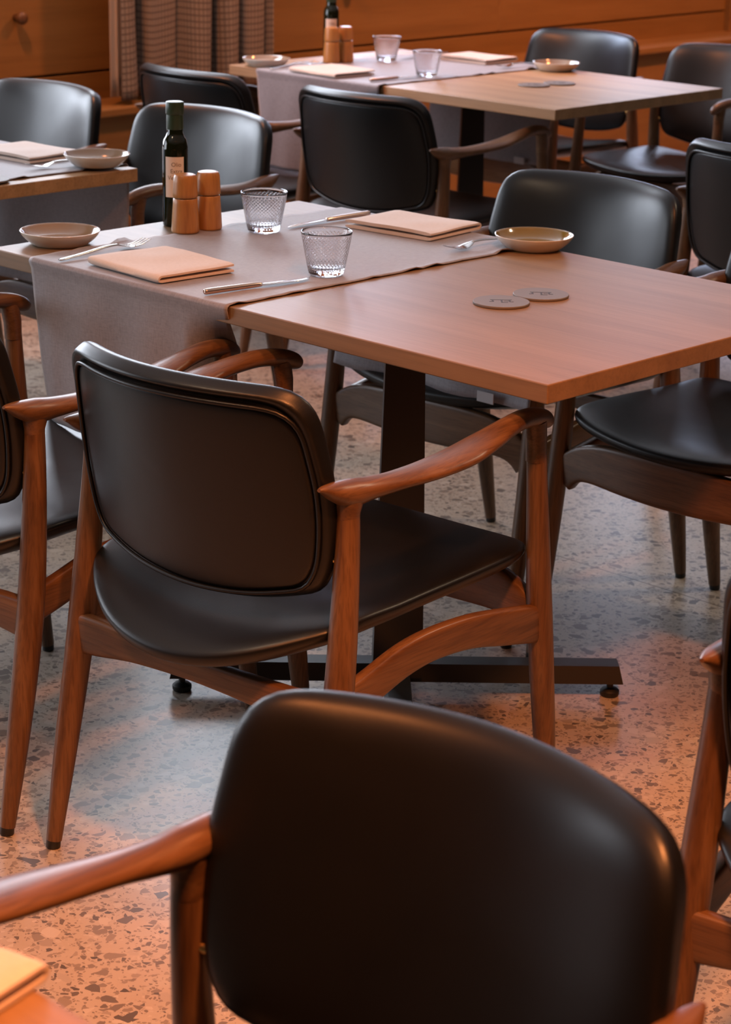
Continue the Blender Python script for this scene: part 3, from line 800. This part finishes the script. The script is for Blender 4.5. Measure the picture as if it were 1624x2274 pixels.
def mk_coaster():
    k = empty('coaster')
    bm = bmesh.new(); lathe(bm, [(0, 0), (0.044, 0), (0.0448, 0.0008), (0.0448, 0.0032), (0.044, 0.004), (0, 0.004)], 64)
    build('disc', bm, coaster_m, k, auto=40)
    bm = bmesh.new()   # stamped mark: comb-like sign with a bar
    for (x0, x1, y0, y1) in ((-0.017, 0.017, 0.0075, 0.010), (-0.015, -0.012, -0.004, 0.008), (-0.019, -0.012, -0.006, -0.0035), (-0.001, 0.002, -0.009, 0.008), (-0.001, 0.010, -0.0115, -0.009), (0.012, 0.0145, -0.006, 0.008), (0.004, 0.0145, -0.0015, 0.001), (0.012, 0.019, -0.006, -0.0035)):
        box(bm, x0, x1, y0, y1, 0.0036, 0.00425)
    tag(build('stamp', bm, coaster_edge, k, smooth=False), 'dark stamped emblem')
    return k
def mk_mill():
    k = empty('pepper_mill')
    bm = bmesh.new(); lathe(bm, [(0, 0), (0.0235, 0), (0.0250, 0.0015), (0.0252, 0.004), (0.0238, 0.030), (0.0222, 0.052), (0.0218, 0.0595), (0.0208, 0.0612), (0.015, 0.0612), (0.015, 0.064), (0, 0.064)], 48)
    build('body', bm, mill_wood, k, auto=45)
    bm = bmesh.new(); lathe(bm, [(0, 0.0630), (0.0212, 0.0630), (0.0224, 0.0645), (0.0224, 0.070), (0.0214, 0.090), (0.0206, 0.0985), (0.0185, 0.1030), (0.015, 0.1042), (0.008, 0.1036), (0, 0.1032)], 48)
    build('head', bm, mill_wood, k, auto=45)
    return k
def txt(body, size, mat, parent, radius, z, ang):
    c = bpy.data.curves.new('txt', 'FONT'); c.body = body; c.size = size; c.extrude = 0.0001; c.align_x = 'CENTER'
    o = bpy.data.objects.new('txt', c); COL.objects.link(o)
    dg = bpy.context.evaluated_depsgraph_get(); me = bpy.data.meshes.new_from_object(o.evaluated_get(dg))
    bpy.data.objects.remove(o); bm = bmesh.new(); bm.from_mesh(me)
    for v in bm.verts:
        a = ang+v.co.x/radius; r = radius+v.co.z
        v.co = Vector((r*math.cos(a), r*math.sin(a), z+v.co.y))
    return bm
def mk_bottle():
    k = empty('oil_bottle')
    bm = bmesh.new(); lathe(bm, [(0, 0.004), (0.016, 0.003), (0.0205, 0.0), (0.0228, 0.002), (0.0232, 0.006), (0.0232, 0.140), (0.0228, 0.148), (0.0205, 0.157), (0.0165, 0.1635), (0.0148, 0.169), (0.0145, 0.176), (0.0145, 0.205), (0, 0.205)], 48)
    build('bottle', bm, bottle_glass, k, auto=50)
    bm = bmesh.new(); lathe(bm, [(0, 0.1755), (0.0150, 0.1755), (0.0154, 0.177), (0.0152, 0.2015), (0.0158, 0.2022), (0.0166, 0.2035), (0.0166, 0.2225), (0.0160, 0.2245), (0.0140, 0.2252), (0, 0.2252)], 48)
    tag(build('cap', bm, cap_green, k, auto=40), 'dark green foil cap')
    a0 = R(-44)+R(25)
    bm = bmesh.new(); n = 24; wid = 2*R(44)
    rows = [[bm.verts.new((0.02345*math.cos(a0-wid/2+wid*i/n), 0.02345*math.sin(a0-wid/2+wid*i/n), z)) for i in range(n+1)] for z in (0.055, 0.128)]
    for i in range(n): bm.faces.new((rows[0][i], rows[0][i+1], rows[1][i+1], rows[1][i]))
    lb = build('label', bm, paper, k)
    for s_, z in (('Olio', 0.111), ('Extra', 0.099), ('Vergine', 0.087)):
        build('lettering', txt(s_, 0.0105, ink, lb, 0.0236, z, a0+R(8)), ink, lb, smooth=False)
    a1 = R(165); wid = R(70)
    bm = bmesh.new()
    rows = [[bm.verts.new((0.02345*math.cos(a1-wid/2+wid*i/n), 0.02345*math.sin(a1-wid/2+wid*i/n), z)) for i in range(n+1)] for z in (0.045, 0.115)]
    for i in range(n): bm.faces.new((rows[0][i], rows[0][i+1], rows[1][i+1], rows[1][i]))
    build('back_label', bm, paper, k)
    return k
P = dict(plate=mk_plate(glaze_grey), glass=mk_glass(), napkin=mk_napkin(), knife=mk_knife(), fork=mk_fork(), coaster=mk_coaster(), mill=mk_mill(), bottle=mk_bottle())
used = {}
def put(kind, x, y, z, rz, label, cat, group=None):
    o = P[kind] if kind not in used else copy_tree(P[kind])
    used[kind] = 1
    o.location = (x, y, z); o.rotation_euler = (0, 0, rz)
    return tag(o, label, cat, group)
ZT = TH+0.0002; ZC = TH+0.0040
# middle table
g_plate, g_glass, g_nap, g_kn, g_fk, g_co = 'small bread plates', 'dimpled water tumblers', 'folded cream napkins', 'table knives', 'table forks', 'leather coasters'
put('plate', -0.588, -0.258, ZT, 0, 'small plate lit orange inside on the left corner of the middle table', 'plate', g_plate)
p2 = put('plate', -0.022, 0.351, ZT+.001, 0, 'small plate with amber glazed inside on the middle table, in front of the facing armchair', 'plate', g_plate)
p2.data = p2.data.copy(); p2.data.materials[1] = glaze_in
put('fork', -0.460, -0.262, ZC, 0.08, 'fork lying beside the left plate of the middle table, tines pointing away', 'fork', g_fk)
put('napkin', -0.300, -0.272, ZC, -0.07, 'orange lit folded napkin at the hanging end of the middle runner', 'napkin', g_nap)
put('knife', -0.088, -0.257, ZC, -0.13, 'knife at the runner hem in front of the nearer glass on the middle table', 'knife', g_kn)
put('glass', -0.088, -0.101, ZC, 0.2, 'nearer dimpled water glass, on the right hem of the middle runner', 'glass', g_glass)
put('glass', -0.430, 0.081, ZC, 0.9, 'dimpled water glass beside the wooden mills on the middle table', 'glass', g_glass)
put('knife', -0.422, 0.242, ZC, PI-0.03, 'knife with its blade towards the mills, behind the nearer glass of the middle table', 'knife', g_kn)
put('napkin', -0.275, 0.307, ZC, PI+0.10, 'folded napkin on the far side of the middle table, left of the amber plate', 'napkin', g_nap)
put('fork', -0.087, 0.287, ZC, PI+0.06, 'fork whose handle runs up to the amber plate of the middle table', 'fork', g_fk)
put('coaster', 0.234, -0.034, ZT, 0.78, 'round taupe coaster on the middle table, the nearer one of the touching pair', 'coaster', g_co)
c2 = put('coaster', 0.239, 0.057, ZT, 0.74, 'round taupe coaster on the middle table, the one farther back of the touching pair', 'coaster', g_co)
put('bottle', -0.592, 0.012, ZT, R(-25), 'dark oil bottle with green cap and pale label, on the middle table', 'bottle', 'oil bottles')
put('mill', -0.517, -0.030, ZC+.0, 0, 'wooden mill in front of the oil bottle on the middle table, the nearer of two', 'mill', 'wooden mills')
put('mill', -0.515, 0.023, ZC+.0, 1.0, 'darker wooden mill right behind the other mill of the middle table', 'mill', 'wooden mills')
# far table
ox, oy = -1.775, 2.19
put('plate', -2.335, 1.89, ZT, 0, 'small plate at the left end of the far table, below the curtain', 'plate', g_plate)
put('plate', -1.750, 2.52, ZT, 0, 'small plate on the far right of the far table\'s runner', 'plate', g_plate)
put('fork', ox-0.47, oy-0.27, ZC, 0.08, 'fork beside the left plate of the far table', 'fork', g_fk)
put('napkin', -2.068, 1.90, ZC, -0.05, 'folded napkin at the hanging end of the far table\'s runner', 'napkin', g_nap)
put('knife', ox-0.085, oy-0.245, ZC, -0.05, 'knife on the far table, in front of the nearer glass', 'knife', g_kn)
put('glass', -1.860, 2.072, ZC, 0.5, 'dimpled water glass at the hem of the far table\'s runner, the nearer of two', 'glass', g_glass)
put('glass', -2.197, 2.259, ZC, 0.3, 'dimpled water glass beside the mills of the far table, the farther of two', 'glass', g_glass)
put('knife', ox-0.43, oy+0.25, ZC, PI, 'knife on the far table beside the bluish white napkin', 'knife', g_kn)
put('napkin', -2.047, 2.50, ZC, PI+0.03, 'bluish white folded napkin on the far table in front of the wooden wall', 'napkin', g_nap)
put('fork', ox-0.085, oy+0.29, ZC, PI, 'fork beside the right plate of the far table', 'fork', g_fk)
put('coaster', -1.548, 2.177, ZT, 0.78, 'dark round coaster on the far table, the nearer of a pair', 'coaster', g_co)
put('coaster', -1.531, 2.268, ZT, 0.78, 'dark round coaster on the far table, the farther of a pair', 'coaster', g_co)
put('bottle', -2.306, 2.130, ZT, R(-25), 'dark oil bottle at the top of the picture, on the far table', 'bottle', 'oil bottles')
put('mill', -2.263, 2.09, ZC, 0, 'wooden mill touching the oil bottle of the far table', 'mill', 'wooden mills')
put('mill', -2.256, 2.142, ZC, 1.0, 'wooden mill of the far table, right of the other mill', 'mill', 'wooden mills')
# left table
put('plate', -1.183, 0.310, ZC+0.004, 0, 'small grey plate on the corner of the left table', 'plate', g_plate)
put('napkin', -1.398, 0.290, ZC, PI+0.05, 'bluish white folded napkin on the left table', 'napkin', g_nap)
put('fork', -1.240, 0.27, ZC, PI, 'fork beside the grey plate of the left table', 'fork', g_fk)
put('coaster', -1.186, 0.030, ZC, 0.78, 'dark round coaster at the left picture edge, on the left table', 'coaster', g_co)
# nearest table
put('napkin', 1.308, -1.928, ZT, PI+0.22, 'bright orange lit napkin in the bottom left corner of the picture', 'napkin', g_nap)
